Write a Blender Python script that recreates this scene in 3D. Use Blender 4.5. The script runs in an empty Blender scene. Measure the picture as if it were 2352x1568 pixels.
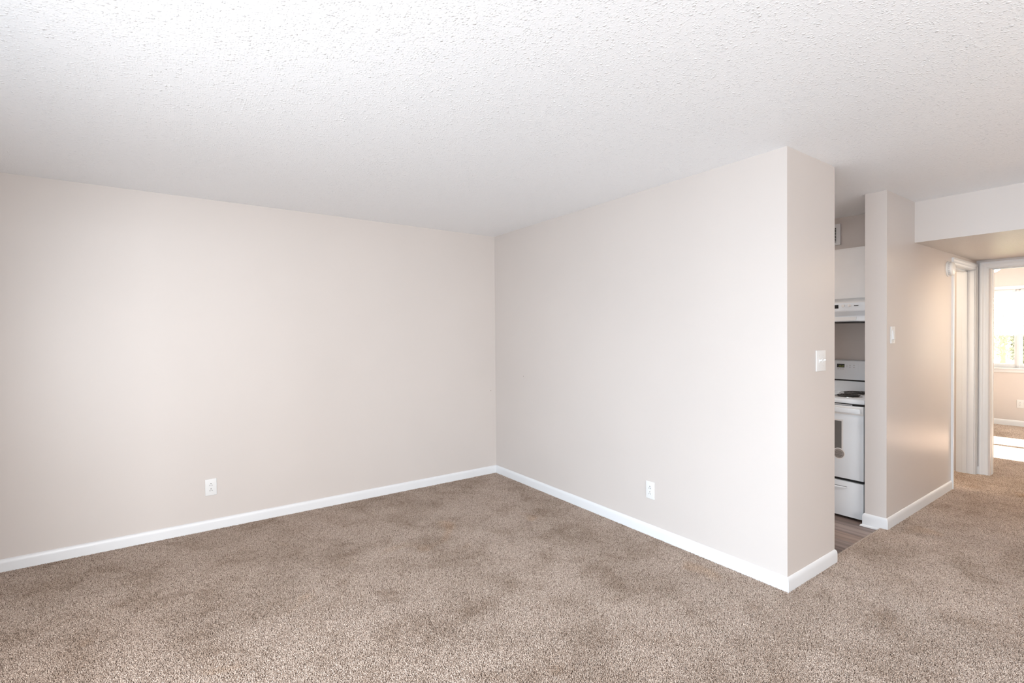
import bpy, bmesh, math, random
from mathutils import Matrix, Vector

random.seed(7)
sc = bpy.context.scene
COL = sc.collection

# ------------------------------------------------------------------ camera
CAM = Vector((-2.7749, -4.2411, 1.4208))
YAW, PITCH, ROLL, FPX = 0.95704, 0.012855, -0.0080988, 1120.61
cyw, syw, cp, sp = math.cos(YAW), math.sin(YAW), math.cos(PITCH), math.sin(PITCH)
Fv = Vector((cyw * cp, syw * cp, -sp))
Rv = Vector((syw, -cyw, 0.0))
Uv = Rv.cross(Fv)
R2 = Rv * math.cos(ROLL) + Uv * math.sin(ROLL)
U2 = -Rv * math.sin(ROLL) + Uv * math.cos(ROLL)
cam_d = bpy.data.cameras.new('camera')
cam_d.sensor_fit = 'HORIZONTAL'
cam_d.sensor_width = 36.0
cam_d.lens = FPX / 2352 * 36.0
cam_d.clip_start = 0.05
cam = bpy.data.objects.new('camera', cam_d)
COL.objects.link(cam)
m3 = Matrix((R2, U2, -Fv)).transposed()
cam.matrix_world = Matrix.Translation(CAM) @ m3.to_4x4()
sc.camera = cam

# ------------------------------------------------------- exposure and light
sc.view_settings.view_transform = 'Standard'
sc.view_settings.look = 'None'
sc.view_settings.gamma = 1.0
sc.view_settings.use_curve_mapping = False
sc.view_settings.exposure = 0.13
sc.cycles.max_bounces = 12
sc.cycles.diffuse_bounces = 6
sc.cycles.glossy_bounces = 4
sc.cycles.transparent_max_bounces = 24
sc.cycles.sample_clamp_indirect = 6.0
sc.cycles.use_denoising = True

world = bpy.data.worlds.new('sky')
sc.world = world
world.use_nodes = True
wn = world.node_tree
bg = wn.nodes['Background']
bg.inputs['Color'].default_value = (0.88, 0.94, 0.97, 1)
bg.inputs['Strength'].default_value = 1.9


def light(name, kind, loc, energy, color, direction=None, **kw):
    d = bpy.data.lights.new(name, kind)
    d.energy = energy
    d.color = color
    for k, v in kw.items():
        setattr(d, k, v)
    o = bpy.data.objects.new(name, d)
    o.location = loc
    if direction is not None:
        o.rotation_euler = Vector(direction).to_track_quat('-Z', 'Y').to_euler()
    COL.objects.link(o)
    return o


# low sun through the bedroom window
light('sun', 'SUN', (12, -4, 8), 150.0, (1.0, 0.93, 0.84),
      direction=(-1.0, -0.30, -0.68), angle=0.009)
# daylight through the patio door beside the photographer: open sky outside, the
# added side fill in the yard, and the sky and sunlit paving close to the door
light('open_sky', 'AREA', (-8.0, -3.7, 2.2), 560.0, (0.68, 0.88, 1.06),
      direction=(1.0, 0, -.15), shape='RECTANGLE', size=5.0, size_y=4.0)
light('yard_fill', 'AREA', (-5.2, -7.0, 1.3), 280.0, (0.87, 0.94, 1.0),
      direction=(0.0, 1.0, -0.1), shape='RECTANGLE', size=2.2, size_y=1.4)
light('patio_high_sky', 'AREA', (-3.86, -3.7, 1.5), 43.0, (1.0, 0.90, 0.83),
      direction=(1.0, 0, -.7), shape='RECTANGLE', size=3.0, size_y=.9)
light('patio_paving', 'AREA', (-3.86, -3.7, .55), 26.0, (0.74, 0.86, 1.0),
      direction=(1.0, 0, 1.0), shape='RECTANGLE', size=3.0, size_y=.9)
# window in the wall behind the photographer
light('side_window', 'AREA', (-1.8, -7.0, 1.3), 86.0, (1.0, 0.98, 0.97),
      direction=(0.0, 1.0, -0.1), shape='RECTANGLE', size=2.2, size_y=1.4)
# warm hall lamp, then added fill lights in the doorway room and the kitchen
light('hall_lamp', 'AREA', (2.85, -3.72, 2.09), 12.0, (1.0, 0.77, 0.53),
      direction=(0, 0, -1), shape='DISK', size=0.25)
light('bathroom_fill', 'POINT', (3.0, -1.6, 2.1), 50.0, (1.0, 0.86, 0.68), shadow_soft_size=0.1)
light('kitchen_fill', 'AREA', (1.1, -1.4, 2.4), 18.0, (1.0, 0.93, 0.88),
      direction=(0, 0, -1), shape='DISK', size=0.3)
# added unseen fill that brightens the bedroom; the wall has no opening
light('bedroom_fill', 'AREA', (5.9, -4.93, 1.4), 60.0, (1.0, 0.97, 0.88),
      direction=(0, 1, 0), shape='RECTANGLE', size=1.8, size_y=1.2)

# ---------------------------------------------------------------- constants
H = 2.44          # ceiling
HH = 2.123        # dropped hall ceiling
YL = -2.9234      # face of the stub walls and of the hall wall
YK = -2.7887      # kitchen side of the hall wall
T1 = 0.5948       # thickness of the wall block beside the kitchen
T2 = 1.4548       # near end of the hall wall
XS = 2.038        # soffit face
XE = 3.838        # end wall of the hall
XB = 3.975        # bedroom side of the end wall
XF = 7.683        # far wall of the bedroom
XK = 2.13         # back wall of the kitchen
ZV = -0.022       # kitchen floor
ZC = -0.012       # carpet backing
XW, YW = -3.9, -7.05
BH, BT = 0.0735, 0.012


# ---------------------------------------------------------------- materials
def new_mat(name):
    m = bpy.data.materials.new(name)
    m.use_nodes = True
    nt = m.node_tree
    return m, nt, nt.nodes['Principled BSDF']


def set_spec(b, v):
    for k in ('Specular IOR Level', 'Specular'):
        if k in b.inputs:
            b.inputs[k].default_value = v
            return


def noise(nt, scale, detail=2.0, rough=0.5, vec=None):
    n = nt.nodes.new('ShaderNodeTexNoise')
    n.inputs['Scale'].default_value = scale
    n.inputs['Detail'].default_value = detail
    n.inputs['Roughness'].default_value = rough
    if vec is not None:
        nt.links.new(vec, n.inputs['Vector'])
    return n


def ramp(nt, src, stops):
    r = nt.nodes.new('ShaderNodeValToRGB')
    el = r.color_ramp.elements
    while len(el) < len(stops):
        el.new(0.5)
    for e, (p, c) in zip(el, stops):
        e.position = p
        e.color = (c, c, c, 1) if isinstance(c, (int, float)) else (*c, 1)
    nt.links.new(src, r.inputs['Fac'])
    return r


def position(nt):
    return nt.nodes.new('ShaderNodeNewGeometry').outputs['Position']


def bump(nt, b, height, strength, distance):
    n = nt.nodes.new('ShaderNodeBump')
    n.inputs['Strength'].default_value = strength
    n.inputs['Distance'].default_value = distance
    nt.links.new(height, n.inputs['Height'])
    nt.links.new(n.outputs['Normal'], b.inputs['Normal'])
    return n


def plain(name, col, rough=0.5, spec=0.5, metal=0.0, var=0.03, vscale=6.0):
    m, nt, b = new_mat(name)
    n = noise(nt, vscale, 3.0, vec=position(nt))
    lo = tuple(max(0, c * (1 - var)) for c in col)
    hi = tuple(min(1, c * (1 + var)) for c in col)
    r = ramp(nt, n.outputs['Fac'], [(0.3, lo), (0.7, hi)])
    nt.links.new(r.outputs['Color'], b.inputs['Base Color'])
    b.inputs['Roughness'].default_value = rough
    b.inputs['Metallic'].default_value = metal
    set_spec(b, spec)
    return m


def wall_paint(name, col, rough=0.42, spec=0.5):
    m, nt, b = new_mat(name)
    pos = position(nt)
    n = noise(nt, 1.3, 2.0, vec=pos)
    r = ramp(nt, n.outputs['Fac'], [(0.3, tuple(c * 0.985 for c in col)),
                                    (0.7, tuple(min(1, c * 1.015) for c in col))])
    nt.links.new(r.outputs['Color'], b.inputs['Base Color'])
    b.inputs['Roughness'].default_value = rough
    set_spec(b, spec)
    f = noise(nt, 160.0, 2.0, vec=pos)
    bump(nt, b, f.outputs['Fac'], 0.10, 0.0012)
    return m


def ceiling_paint(name, col):
    m, nt, b = new_mat(name)
    pos = position(nt)
    b.inputs['Base Color'].default_value = (*col, 1)
    b.inputs['Roughness'].default_value = 0.42
    set_spec(b, 0.5)
    # sprayed droplets: small smooth domes of varying size, a few larger
    def domes(scale, keep, soft):
        v = nt.nodes.new('ShaderNodeTexVoronoi')
        v.feature = 'F1'
        v.inputs['Scale'].default_value = scale
        w = noise(nt, scale * .9, 1.0, 0.5, pos)
        vm = nt.nodes.new('ShaderNodeVectorMath'); vm.operation = 'MULTIPLY_ADD'
        vm.inputs[1].default_value = (.006, .006, .006)
        nt.links.new(w.outputs['Color'], vm.inputs[0]); nt.links.new(pos, vm.inputs[2])
        nt.links.new(vm.outputs[0], v.inputs['Vector'])
        d = ramp(nt, v.outputs['Distance'], [(0.0, 1.0), (soft * .5, .72), (soft, 0.0)])
        sep = nt.nodes.new('ShaderNodeSeparateColor')
        nt.links.new(v.outputs['Color'], sep.inputs[0])
        k = ramp(nt, sep.outputs[0], [(keep, 0.0), (1.0, 1.0)])
        m_ = nt.nodes.new('ShaderNodeMath'); m_.operation = 'MULTIPLY'
        nt.links.new(d.outputs['Color'], m_.inputs[0]); nt.links.new(k.outputs['Color'], m_.inputs[1])
        return m_.outputs[0]
    d1 = domes(120.0, .25, .55)
    d2 = domes(64.0, .70, .44)
    f = noise(nt, 130.0, 2.0, 0.5, pos)
    ad = nt.nodes.new('ShaderNodeMath'); ad.operation = 'MULTIPLY_ADD'
    ad.inputs[1].default_value = 1.5
    nt.links.new(d2, ad.inputs[0]); nt.links.new(d1, ad.inputs[2])
    ad2 = nt.nodes.new('ShaderNodeMath'); ad2.operation = 'MULTIPLY_ADD'
    ad2.inputs[1].default_value = .35
    nt.links.new(f.outputs['Fac'], ad2.inputs[0]); nt.links.new(ad.outputs[0], ad2.inputs[2])
    bump(nt, b, ad2.outputs[0], 0.95, 0.0019)
    return m


WALLC = (0.600, 0.552, 0.522)
M_WALL = wall_paint('greige_wall_paint', WALLC)
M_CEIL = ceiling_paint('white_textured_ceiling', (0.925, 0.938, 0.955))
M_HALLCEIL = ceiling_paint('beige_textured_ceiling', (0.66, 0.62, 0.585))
M_WALLG = wall_paint('greige_gloss_paint', WALLC, 0.30, 0.25)
M_TRIM = plain('white_trim_paint', (0.73, 0.74, 0.755), 0.32, 0.5, var=0.012)
M_PLATE = plain('white_plastic', (0.73, 0.73, 0.725), 0.3, 0.5, var=0.01)
M_DARK = plain('dark_slot', (0.015, 0.014, 0.013), 0.7)
M_ENAMEL = plain('white_enamel', (0.80, 0.84, 0.88), 0.18, 0.5, var=0.008)
M_CAB = plain('white_cabinet_paint', (0.78, 0.77, 0.76), 0.4, 0.5, var=0.015)
M_BLACK = plain('black_gap', (0.012, 0.012, 0.013), 0.35)
M_GLASSK = plain('dark_oven_glass', (0.16, 0.155, 0.15), 0.12, 0.6)
M_GREY = plain('grey_label', (0.33, 0.30, 0.28), 0.5)
M_PRINT = plain('dark_print', (0.08, 0.075, 0.07), 0.6)
M_CHROME = plain('chrome', (0.62, 0.60, 0.58), 0.18, 0.5, 1.0)
M_COIL = plain('black_coil', (0.03, 0.026, 0.024), 0.45)
M_SCREW = plain('painted_screw', (0.62, 0.61, 0.60), 0.35, 0.5)
M_KEY = plain('grey_key', (0.55, 0.55, 0.57), 0.4)
M_TILT = plain('subfloor_strip', (0.45, 0.38, 0.32), 0.6)

# carpet
def carpet_mat(name, tufts):
    m, nt, b = new_mat(name)
    pos = position(nt)
    big = noise(nt, 1.25, 4.0, 0.62, pos)
    r1 = ramp(nt, big.outputs['Fac'], [(0.31, (0.74, 0.71, 0.68)), (0.51, (.96, .955, .95)), (0.64, (1.0, 1.0, 1.0))])
    mid = noise(nt, 3.6, 4.0, 0.65, pos)
    mid.inputs['Distortion'].default_value = 0.5
    r2 = ramp(nt, mid.outputs['Fac'], [(0.30, (0.74, 0.70, 0.66)), (0.52, (.97, .965, .96)), (0.66, (1.0, 1.0, 1.0))])
    # a few faint ochre stains
    st = noise(nt, 2.3, 1.0, 0.5, pos)
    st.inputs['Distortion'].default_value = 0.6
    r3 = ramp(nt, st.outputs['Fac'], [(0.68, (1, 1, 1)), (0.80, (1.0, 0.89, 0.76))])
    mx = nt.nodes.new('ShaderNodeMix'); mx.data_type = 'RGBA'; mx.blend_type = 'MULTIPLY'
    mx.inputs['Factor'].default_value = 1.0
    nt.links.new(r1.outputs['Color'], mx.inputs['A']); nt.links.new(r2.outputs['Color'], mx.inputs['B'])
    mx2 = nt.nodes.new('ShaderNodeMix'); mx2.data_type = 'RGBA'; mx2.blend_type = 'MULTIPLY'
    mx2.inputs['Factor'].default_value = 1.0
    nt.links.new(mx.outputs['Result'], mx2.inputs['A']); nt.links.new(r3.outputs['Color'], mx2.inputs['B'])
    mx3 = nt.nodes.new('ShaderNodeMix'); mx3.data_type = 'RGBA'; mx3.blend_type = 'MULTIPLY'
    mx3.inputs['Factor'].default_value = 1.0
    nt.links.new(mx2.outputs['Result'], mx3.inputs['A'])
    if tufts:
        at = nt.nodes.new('ShaderNodeAttribute')
        at.attribute_name = 'tint'
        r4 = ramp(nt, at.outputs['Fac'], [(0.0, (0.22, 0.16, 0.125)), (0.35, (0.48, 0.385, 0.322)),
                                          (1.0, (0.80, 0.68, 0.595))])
        src = r4.outputs['Color']
    else:
        f = noise(nt, 220.0, 2.0, 0.6, pos)
        r4 = ramp(nt, f.outputs['Fac'], [(0.35, (0.20, 0.15, 0.12)), (0.65, (0.46, 0.38, 0.33))])
        src = r4.outputs['Color']
    nt.links.new(src, mx3.inputs['B'])
    nt.links.new(mx3.outputs['Result'], b.inputs['Base Color'])
    b.inputs['Roughness'].default_value = 0.9
    set_spec(b, 0.1)
    return m


M_PILE = carpet_mat('beige_carpet_pile', True)
M_CARPET = carpet_mat('beige_carpet_backing', False)


def plank_mat(name, c1, c2, seed):
    m, nt, b = new_mat(name)
    tc = nt.nodes.new('ShaderNodeNewGeometry')
    mp = nt.nodes.new('ShaderNodeMapping')
    mp.inputs['Scale'].default_value = (1.0, 0.05, 1.0)
    mp.inputs['Location'].default_value = (seed, seed * 0.37, 0)
    nt.links.new(tc.outputs['Position'], mp.inputs['Vector'])
    n = noise(nt, 17.0, 5.0, 0.62, mp.outputs['Vector'])
    r = ramp(nt, n.outputs['Fac'], [(0.36, c1), (0.62, c2)])
    nt.links.new(r.outputs['Color'], b.inputs['Base Color'])
    b.inputs['Roughness'].default_value = 0.35
    return m


M_PLANKS = [plank_mat('wood_plank_%d' % i, c1, c2, i * 3.1) for i, (c1, c2) in enumerate([
    ((0.080, 0.052, 0.043), (0.27, 0.195, 0.165)),
    ((0.10, 0.068, 0.058), (0.33, 0.25, 0.215)),
    ((0.060, 0.040, 0.034), (0.20, 0.145, 0.125)),
    ((0.12, 0.076, 0.058), (0.36, 0.255, 0.20))])]


def glass_mat(name):
    m = bpy.data.materials.new(name)
    m.use_nodes = True
    nt = m.node_tree
    nt.nodes.clear()
    out = nt.nodes.new('ShaderNodeOutputMaterial')
    mix = nt.nodes.new('ShaderNodeMixShader')
    tr = nt.nodes.new('ShaderNodeBsdfTransparent')
    gl = nt.nodes.new('ShaderNodeBsdfGlossy')
    gl.inputs['Roughness'].default_value = 0.02
    fr = nt.nodes.new('ShaderNodeFresnel')
    fr.inputs['IOR'].default_value = 1.45
    nt.links.new(fr.outputs[0], mix.inputs[0])
    nt.links.new(tr.outputs[0], mix.inputs[1])
    nt.links.new(gl.outputs[0], mix.inputs[2])
    nt.links.new(mix.outputs[0], out.inputs['Surface'])
    return m


M_GLASS = glass_mat('window_glass')


def slat_mat(name):
    m = bpy.data.materials.new(name)
    m.use_nodes = True
    nt = m.node_tree
    b = nt.nodes['Principled BSDF']
    b.inputs['Base Color'].default_value = (0.88, 0.88, 0.87, 1)
    b.inputs['Roughness'].default_value = 0.4
    t = nt.nodes.new('ShaderNodeBsdfTranslucent')
    t.inputs['Color'].default_value = (0.88, 0.87, 0.85, 1)
    mix = nt.nodes.new('ShaderNodeMixShader')
    mix.inputs[0].default_value = 0.12
    out = nt.nodes['Material Output']
    nt.links.new(b.outputs[0], mix.inputs[1])
    nt.links.new(t.outputs[0], mix.inputs[2])
    nt.links.new(mix.outputs[0], out.inputs['Surface'])
    return m


M_SLAT = slat_mat('white_blind_slat')


def emit_mat(name, col, s):
    m, nt, b = new_mat(name)
    b.inputs['Base Color'].default_value = (*col, 1)
    b.inputs['Emission Color'].default_value = (*col, 1)
    b.inputs['Emission Strength'].default_value = s
    return m


M_DIGIT = emit_mat('green_digits', (0.30, 0.36, 0.06), 0.06)
M_LAMPGLASS = emit_mat('lit_opal_glass', (1.0, 0.97, 0.9), 8.0)

# ------------------------------------------------------------------ helpers


def box(bm, x0, x1, y0, y1, z0, z1, bev=0.0, seg=2):
    vs = [bm.verts.new((x, y, z)) for x in (min(x0, x1), max(x0, x1))
          for y in (min(y0, y1), max(y0, y1)) for z in (min(z0, z1), max(z0, z1))]
    quads = [(0, 1, 3, 2), (4, 6, 7, 5), (0, 4, 5, 1), (2, 3, 7, 6), (0, 2, 6, 4), (1, 5, 7, 3)]
    fs = [bm.faces.new([vs[i] for i in q]) for q in quads]
    if bev > 0:
        es = list({e for f in fs for e in f.edges})
        bmesh.ops.bevel(bm, geom=es, offset=bev, segments=seg, affect='EDGES', profile=0.6)
    return bm


def new_bm():
    return bmesh.new()


def obj(name, bm, mat, parent=None, smooth=False, loc=None):
    bmesh.ops.recalc_face_normals(bm, faces=bm.faces[:])
    me = bpy.data.meshes.new(name)
    bm.to_mesh(me)
    bm.free()
    me.materials.append(mat)
    if smooth:
        for p in me.polygons:
            p.use_smooth = True
        try:
            me.set_sharp_from_angle(angle=math.radians(35))
        except Exception:
            pass
    o = bpy.data.objects.new(name, me)
    COL.objects.link(o)
    if parent is not None:
        o.parent = parent
    if loc is not None:
        o.location = loc
    return o


def bobj(name, dims, mat, parent=None, bev=0.0, smooth=None):
    bm = new_bm()
    box(bm, *dims, bev=bev)
    return obj(name, bm, mat, parent, smooth=(bev > 0 if smooth is None else smooth))


def empty(name, loc=(0, 0, 0)):
    o = bpy.data.objects.new(name, None)
    o.empty_display_size = 0.1
    o.location = loc
    COL.objects.link(o)
    return o


def tag(o, label=None, cat=None, group=None, kind=None):
    if label:
        o['label'] = label
    if cat:
        o['category'] = cat
    if group:
        o['group'] = group
    if kind:
        o['kind'] = kind
    return o


def struct(o, label):
    return tag(o, label, kind='structure')


def lathe(bm, prof, seg=40, mtx=None):
    """revolve (r, h) pairs about local z"""
    rings = []
    for r, h in prof:
        if r < 1e-6:
            rings.append([bm.verts.new((0, 0, h))])
        else:
            rings.append([bm.verts.new((r * math.cos(2 * math.pi * k / seg), r * math.sin(2 * math.pi * k / seg), h))
                          for k in range(seg)])
    for a, b in zip(rings, rings[1:]):
        for k in range(seg):
            k2 = (k + 1) % seg
            if len(a) == 1 and len(b) == 1:
                continue
            if len(a) == 1:
                bm.faces.new((a[0], b[k], b[k2]))
            elif len(b) == 1:
                bm.faces.new((a[k], b[0], a[k2]))
            else:
                bm.faces.new((a[k], b[k], b[k2], a[k2]))
    vs = [v for r in rings for v in r]
    if mtx is not None:
        for v in vs:
            v.co = mtx @ v.co
    return vs


def tube(bm, pts, r, seg=8, closed=False):
    rings = []
    n = len(pts)
    for i, p in enumerate(pts):
        p = Vector(p)
        a = Vector(pts[i - 1 if (i > 0 or closed) else 0])
        b = Vector(pts[(i + 1) % n if (i < n - 1 or closed) else n - 1])
        t = (b - a).normalized()
        up = Vector((0, 0, 1)) if abs(t.z) < 0.9 else Vector((1, 0, 0))
        s = t.cross(up).normalized()
        u = s.cross(t)
        rings.append([bm.verts.new(p + s * (r * math.cos(2 * math.pi * k / seg)) + u * (r * math.sin(2 * math.pi * k / seg)))
                      for k in range(seg)])
    m = n if closed else n - 1
    for i in range(m):
        a, b = rings[i], rings[(i + 1) % n]
        for k in range(seg):
            bm.faces.new((a[k], a[(k + 1) % seg], b[(k + 1) % seg], b[k]))
    if not closed:
        bm.faces.new(rings[0][::-1])
        bm.faces.new(rings[-1])


def sweep(path, prof, i):
    """bmesh of segment i of the wall path; profile points (out, z); room side is to
    the right of the travel direction; ends are mitred against the neighbours"""
    bm = new_bm()
    n = len(path)

    def nrm(j):
        d = (Vector(path[j + 1]) - Vector(path[j])).normalized()
        return Vector((d.y, -d.x))

    def miter(j):
        if j == 0:
            return nrm(0)
        if j == n - 1:
            return nrm(n - 2)
        a, b = nrm(j - 1), nrm(j)
        return (a + b) / (1 + a.dot(b))
    rings = []
    for j in (i, i + 1):
        p, m = Vector(path[j]), miter(j)
        rings.append([bm.verts.new((p.x + m.x * o, p.y + m.y * o, z)) for o, z in prof])
    k = len(prof)
    for q in range(k):
        bm.faces.new((rings[0][q], rings[0][(q + 1) % k], rings[1][(q + 1) % k], rings[1][q]))
    bm.faces.new(rings[0])
    bm.faces.new(rings[1][::-1])
    return bm


# -------------------------------------------------------------- room shell
def boxes(name, lst, mat, label):
    bm = new_bm()
    for d in lst:
        box(bm, *d)
    return struct(obj(name, bm, mat), label)


floor = boxes('floor', [(XW - .15, XF + .15, YW - .15, -2.89, -.10, ZC),
                        (XW - .15, T1 - .01, -2.89, .12, -.10, ZC),
                        (XK + .06, XF + .15, -2.89, .12, -.10, ZC)], M_CARPET,
              'beige cut-pile carpet floor with mottled wear, running through to the bedroom')
boxes('ceiling', [(XW - .15, XF + .15, YW - .15, .14, H, H + .1)], M_CEIL,
      'white ceiling with orange-peel texture over the whole flat')
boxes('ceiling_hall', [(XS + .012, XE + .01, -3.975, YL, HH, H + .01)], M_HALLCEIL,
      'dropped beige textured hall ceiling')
boxes('wall_soffit', [(XS, XS + .0125, -3.975, YL, HH - .0005, H + .01)], M_WALL,
      'greige front face of the dropped hall ceiling')
boxes('wall_left', [(XW - .15, XK + .14, 0, .14, -.1, H + .02)], M_WALL,
      'long greige wall meeting the corner, single outlet low on it')
boxes('wall_right', [(0, T1, YL, .01, -.1, H + .02)], M_WALL,
      'brightly lit greige wall block between the corner and the kitchen opening')
boxes('wall_hall', [(T2, 3.065, YL, YK, -.1, H + .02), (3.065, 3.785, YL, YK, 2.055, H + .02),
                    (3.785, XE + .01, YL, YK, -.1, H + .02)], M_WALLG,
      'greige hall wall beyond the kitchen opening, with a glossy sheen')
boxes('wall_kitchen', [(XK, XK + .12, YK - .01, .01, -.1, H + .02)], M_WALL,
      'shaded greige wall behind the stove')
boxes('wall_end', [(XE, XB, -3.03, -.4, -.1, H + .02), (XE, XB, -3.79, -3.03, 2.045, H + .02),
                   (XE, XB, -5.1, -3.79, -.1, H + .02)], M_WALL,
      'greige end wall of the hall around the bedroom doorway')
boxes('wall_bathroom', [(XK + .11, XE + .01, -.5, -.4, -.1, H + .02)], M_WALL,
      'wall of the dark room behind the hall doorway')
boxes('wall_hall_far', [(XS, XE + .01, -4.1, -3.975, -.1, H + .02),
                        (XS, XS + .12, YW - .01, -4.1, -.1, H + .02)], M_WALL,
      'greige wall on the far side of the hall')
# far wall of the bedroom with its window opening
WY0, WY1, WZ0, WZ1 = -3.50, -1.74, 0.865, 2.055
boxes('wall_bedroom', [(XF, XF + .14, -5.1, WY0, -.1, H + .02), (XF, XF + .14, WY1, -1.0, -.1, H + .02),
                       (XF, XF + .14, WY0, WY1, -.1, WZ0), (XF, XF + .14, WY0, WY1, WZ1, H + .02),
                       (XB - .01, XF + .14, -1.14, -1.0, -.1, H + .02),
                       (XB - .01, XF + .14, -5.1, -4.98, -.1, H + .02)], M_WALL,
      'cream lit bedroom walls around the window')
# walls behind the photographer, with the patio door and window openings
boxes('wall_patio', [(XW - .13, XW, -2.1, .01, -.1, H + .02), (XW - .13, XW, -5.3, -2.1, 2.06, H + .02),
                     (XW - .13, XW, YW - .13, -5.3, -.1, H + .02)], M_WALL, 'wall with the patio door opening')
boxes('wall_back', [(XW, -2.9, YW - .13, YW, -.1, H + .02), (-0.7, XS + .12, YW - .13, YW, -.1, H + .02),
                    (-2.9, -0.7, YW - .13, YW, -.1, .6), (-2.9, -0.7, YW - .13, YW, 2.0, H + .02)], M_WALL,
      'wall with a side window opening')

# kitchen plank floor
fk = boxes('floor_kitchen', [(T1 - .01, XK + .06, -2.885, .01, -.10, ZV - .004)], M_BLACK,
           'dark wood-look plank floor of the kitchen')
pw = 0.152
k = 0
xx = T1 - .002
rng = random.Random(3)
while xx < XK:
    x1 = min(xx + pw - .0024, XK)
    yy = -2.889
    yend = -2.889 + rng.uniform(.35, 1.1)
    while yy < 0:
        ye = min(yend, 0)
        pl = new_bm()
        box(pl, xx, x1, yy, ye - .0014, ZV - .006, ZV, bev=.0012, seg=1)
        obj('plank', pl, M_PLANKS[rng.randrange(4)], fk)
        yy = ye
        yend = ye + 1.22
        if yy >= -0.001:
            break
    xx += pw
# carpet edge strip at the kitchen opening
struct(bobj('trim_carpet_edge', (T1 + .012, T2 - .012, -2.896, -2.888, ZV, -.004), M_TILT, bev=.001),
       'thin strip where the carpet meets the kitchen planks')

# baseboards
PROF = [(0, ZC), (BT, ZC), (BT, BH * .62), (BT * .93, BH * .76), (BT * .74, BH * .88), (BT * .42, BH * .965), (0.001, BH), (0, BH)]
PROF = [(o, z) for o, z in PROF]


def lowprof(z0):
    return [(o, z0 if z == ZC else z) for o, z in PROF]


path_a = [(XW, -2.06), (XW, 0), (0, 0), (0, YL), (T1, YL), (T1, -2.3)]
for i, (nm, lb) in enumerate([('baseboard_patio', 'white baseboard beside the patio door'),
                             ('baseboard_left', 'white baseboard along the long wall'),
                              ('baseboard_right', 'white baseboard along the brightly lit wall'),
                              ('baseboard_stub', 'short white baseboard on the narrow end of the wall block'),
                              ('baseboard_kitchen', 'white baseboard turning into the kitchen')]):
    struct(obj(nm, sweep(path_a, lowprof(ZV) if i == 4 else PROF, i), M_TRIM, smooth=True), lb)
path_b = [(1.497, YK), (T2, YK), (T2, YL), (3.008, YL)]
for i, (nm, lb) in enumerate([('baseboard_kitchen_side', 'white baseboard end beside the stove'),
                              ('baseboard_wall_end', 'white baseboard with shoe moulding on the end of the hall wall'),
                              ('baseboard_hall', 'white baseboard along the glossy hall wall')]):
    struct(obj(nm, sweep(path_b, lowprof(ZV) if i < 2 else PROF, i), M_TRIM, smooth=True), lb)
# quarter-round shoe in front of the wall end (only on the plank floor)
SHOE = [(BT, ZV), (BT + .013, ZV), (BT + .012, ZV + .006), (BT + .008, ZV + .011), (BT + .002, ZV + .014), (BT, ZV + .014)]
bm = sweep([(1.497, YK), (T2, YK), (T2, -2.886)], SHOE, 1)
struct(obj('trim_shoe', bm, M_TRIM, smooth=True), 'quarter-round shoe moulding at the foot of the wall end')
struct(obj('baseboard_bedroom', sweep([(XF, -1.14), (XF, -4.98)], PROF, 0), M_TRIM, smooth=True),
       'cream lit baseboard under the bedroom window')
struct(obj('baseboard_end', sweep([(XE, YL - .012), (XE, -2.951)], PROF, 0), M_TRIM), 'sliver of baseboard between the two door casings')


# door frames -------------------------------------------------------------
def casing_prof(w):
    # (across, out): outer edge first; a colonial profile
    return [(0, 0), (0, .016), (.006, .0175), (w * .30, .0165), (w * .36, .0135), (w * .62, .0115),
            (w * .72, .0125), (w * .80, .0105), (w * .93, .0085), (w, .006), (w, 0)]


def casing_piece(name, prof, a, b, along, across, out, m0, m1, parent):
    """prof (across, out); runs from a to b; m0/m1 mitre slope: end shifts by m*across"""
    bm = new_bm()
    a, b, along, across, out = (Vector(v) for v in (a, b, along, across, out))
    rings = []
    for p, m in ((a, m0), (b, m1)):
        rings.append([bm.verts.new(p + across * s + out * o + along * (m * s)) for s, o in prof])
    k = len(prof)
    for q in range(k - 1):
        bm.faces.new((rings[0][q], rings[0][q + 1], rings[1][q + 1], rings[1][q]))
    bm.faces.new((rings[0][-1], rings[0][0], rings[1][0], rings[1][-1]))
    bm.faces.new(rings[0]); bm.faces.new(rings[1][::-1])
    return obj(name, bm, M_TRIM, parent, smooth=True)


# doorway in the hall wall (plane y = YL)
d1 = struct(empty('door_1', (3.4, YL, 0)), 'white cased doorway in the hall wall, beside the smoke detector')
d1.location = (0, 0, 0)
cw = .057
ZH1 = 2.032
cp_ = casing_prof(cw)
casing_piece('casing', cp_, (3.010, YL, ZC), (3.010, YL, ZH1 + cw), (0, 0, 1), (1, 0, 0), (0, -1, 0), 0, -1, d1)
casing_piece('casing', cp_, (XE - .003, YL, ZC), (XE - .003, YL, ZH1 + cw), (0, 0, 1), (-1, 0, 0), (0, -1, 0), 0, -1, d1)
casing_piece('head_casing', cp_, (3.010, YL, ZH1 + cw), (XE - .003, YL, ZH1 + cw), (1, 0, 0), (0, 0, -1), (0, -1, 0), 1, -1, d1)
J0, J1 = 3.010 + cw + .006, XE - .003 - cw - .004
bobj('jamb', (J0 - .02, J0, YL + .001, YK, ZC, ZH1), M_TRIM, d1, bev=.0015)
bobj('jamb', (J1, J1 + .02, YL + .001, YK, ZC, ZH1), M_TRIM, d1, bev=.0015)
bobj('head_jamb', (J0 - .02, J1 + .02, YL + .001, YK, ZH1 - .004, ZH1 + .015), M_TRIM, d1, bev=.0015)
bobj('door_stop', (J1 - .011, J1, YL + .052, YL + .087, ZC, ZH1 - .004), M_TRIM, d1, bev=.002)
bobj('door_stop', (J0, J0 + .011, YL + .052, YL + .087, ZC, ZH1 - .004), M_TRIM, d1, bev=.002)
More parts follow.
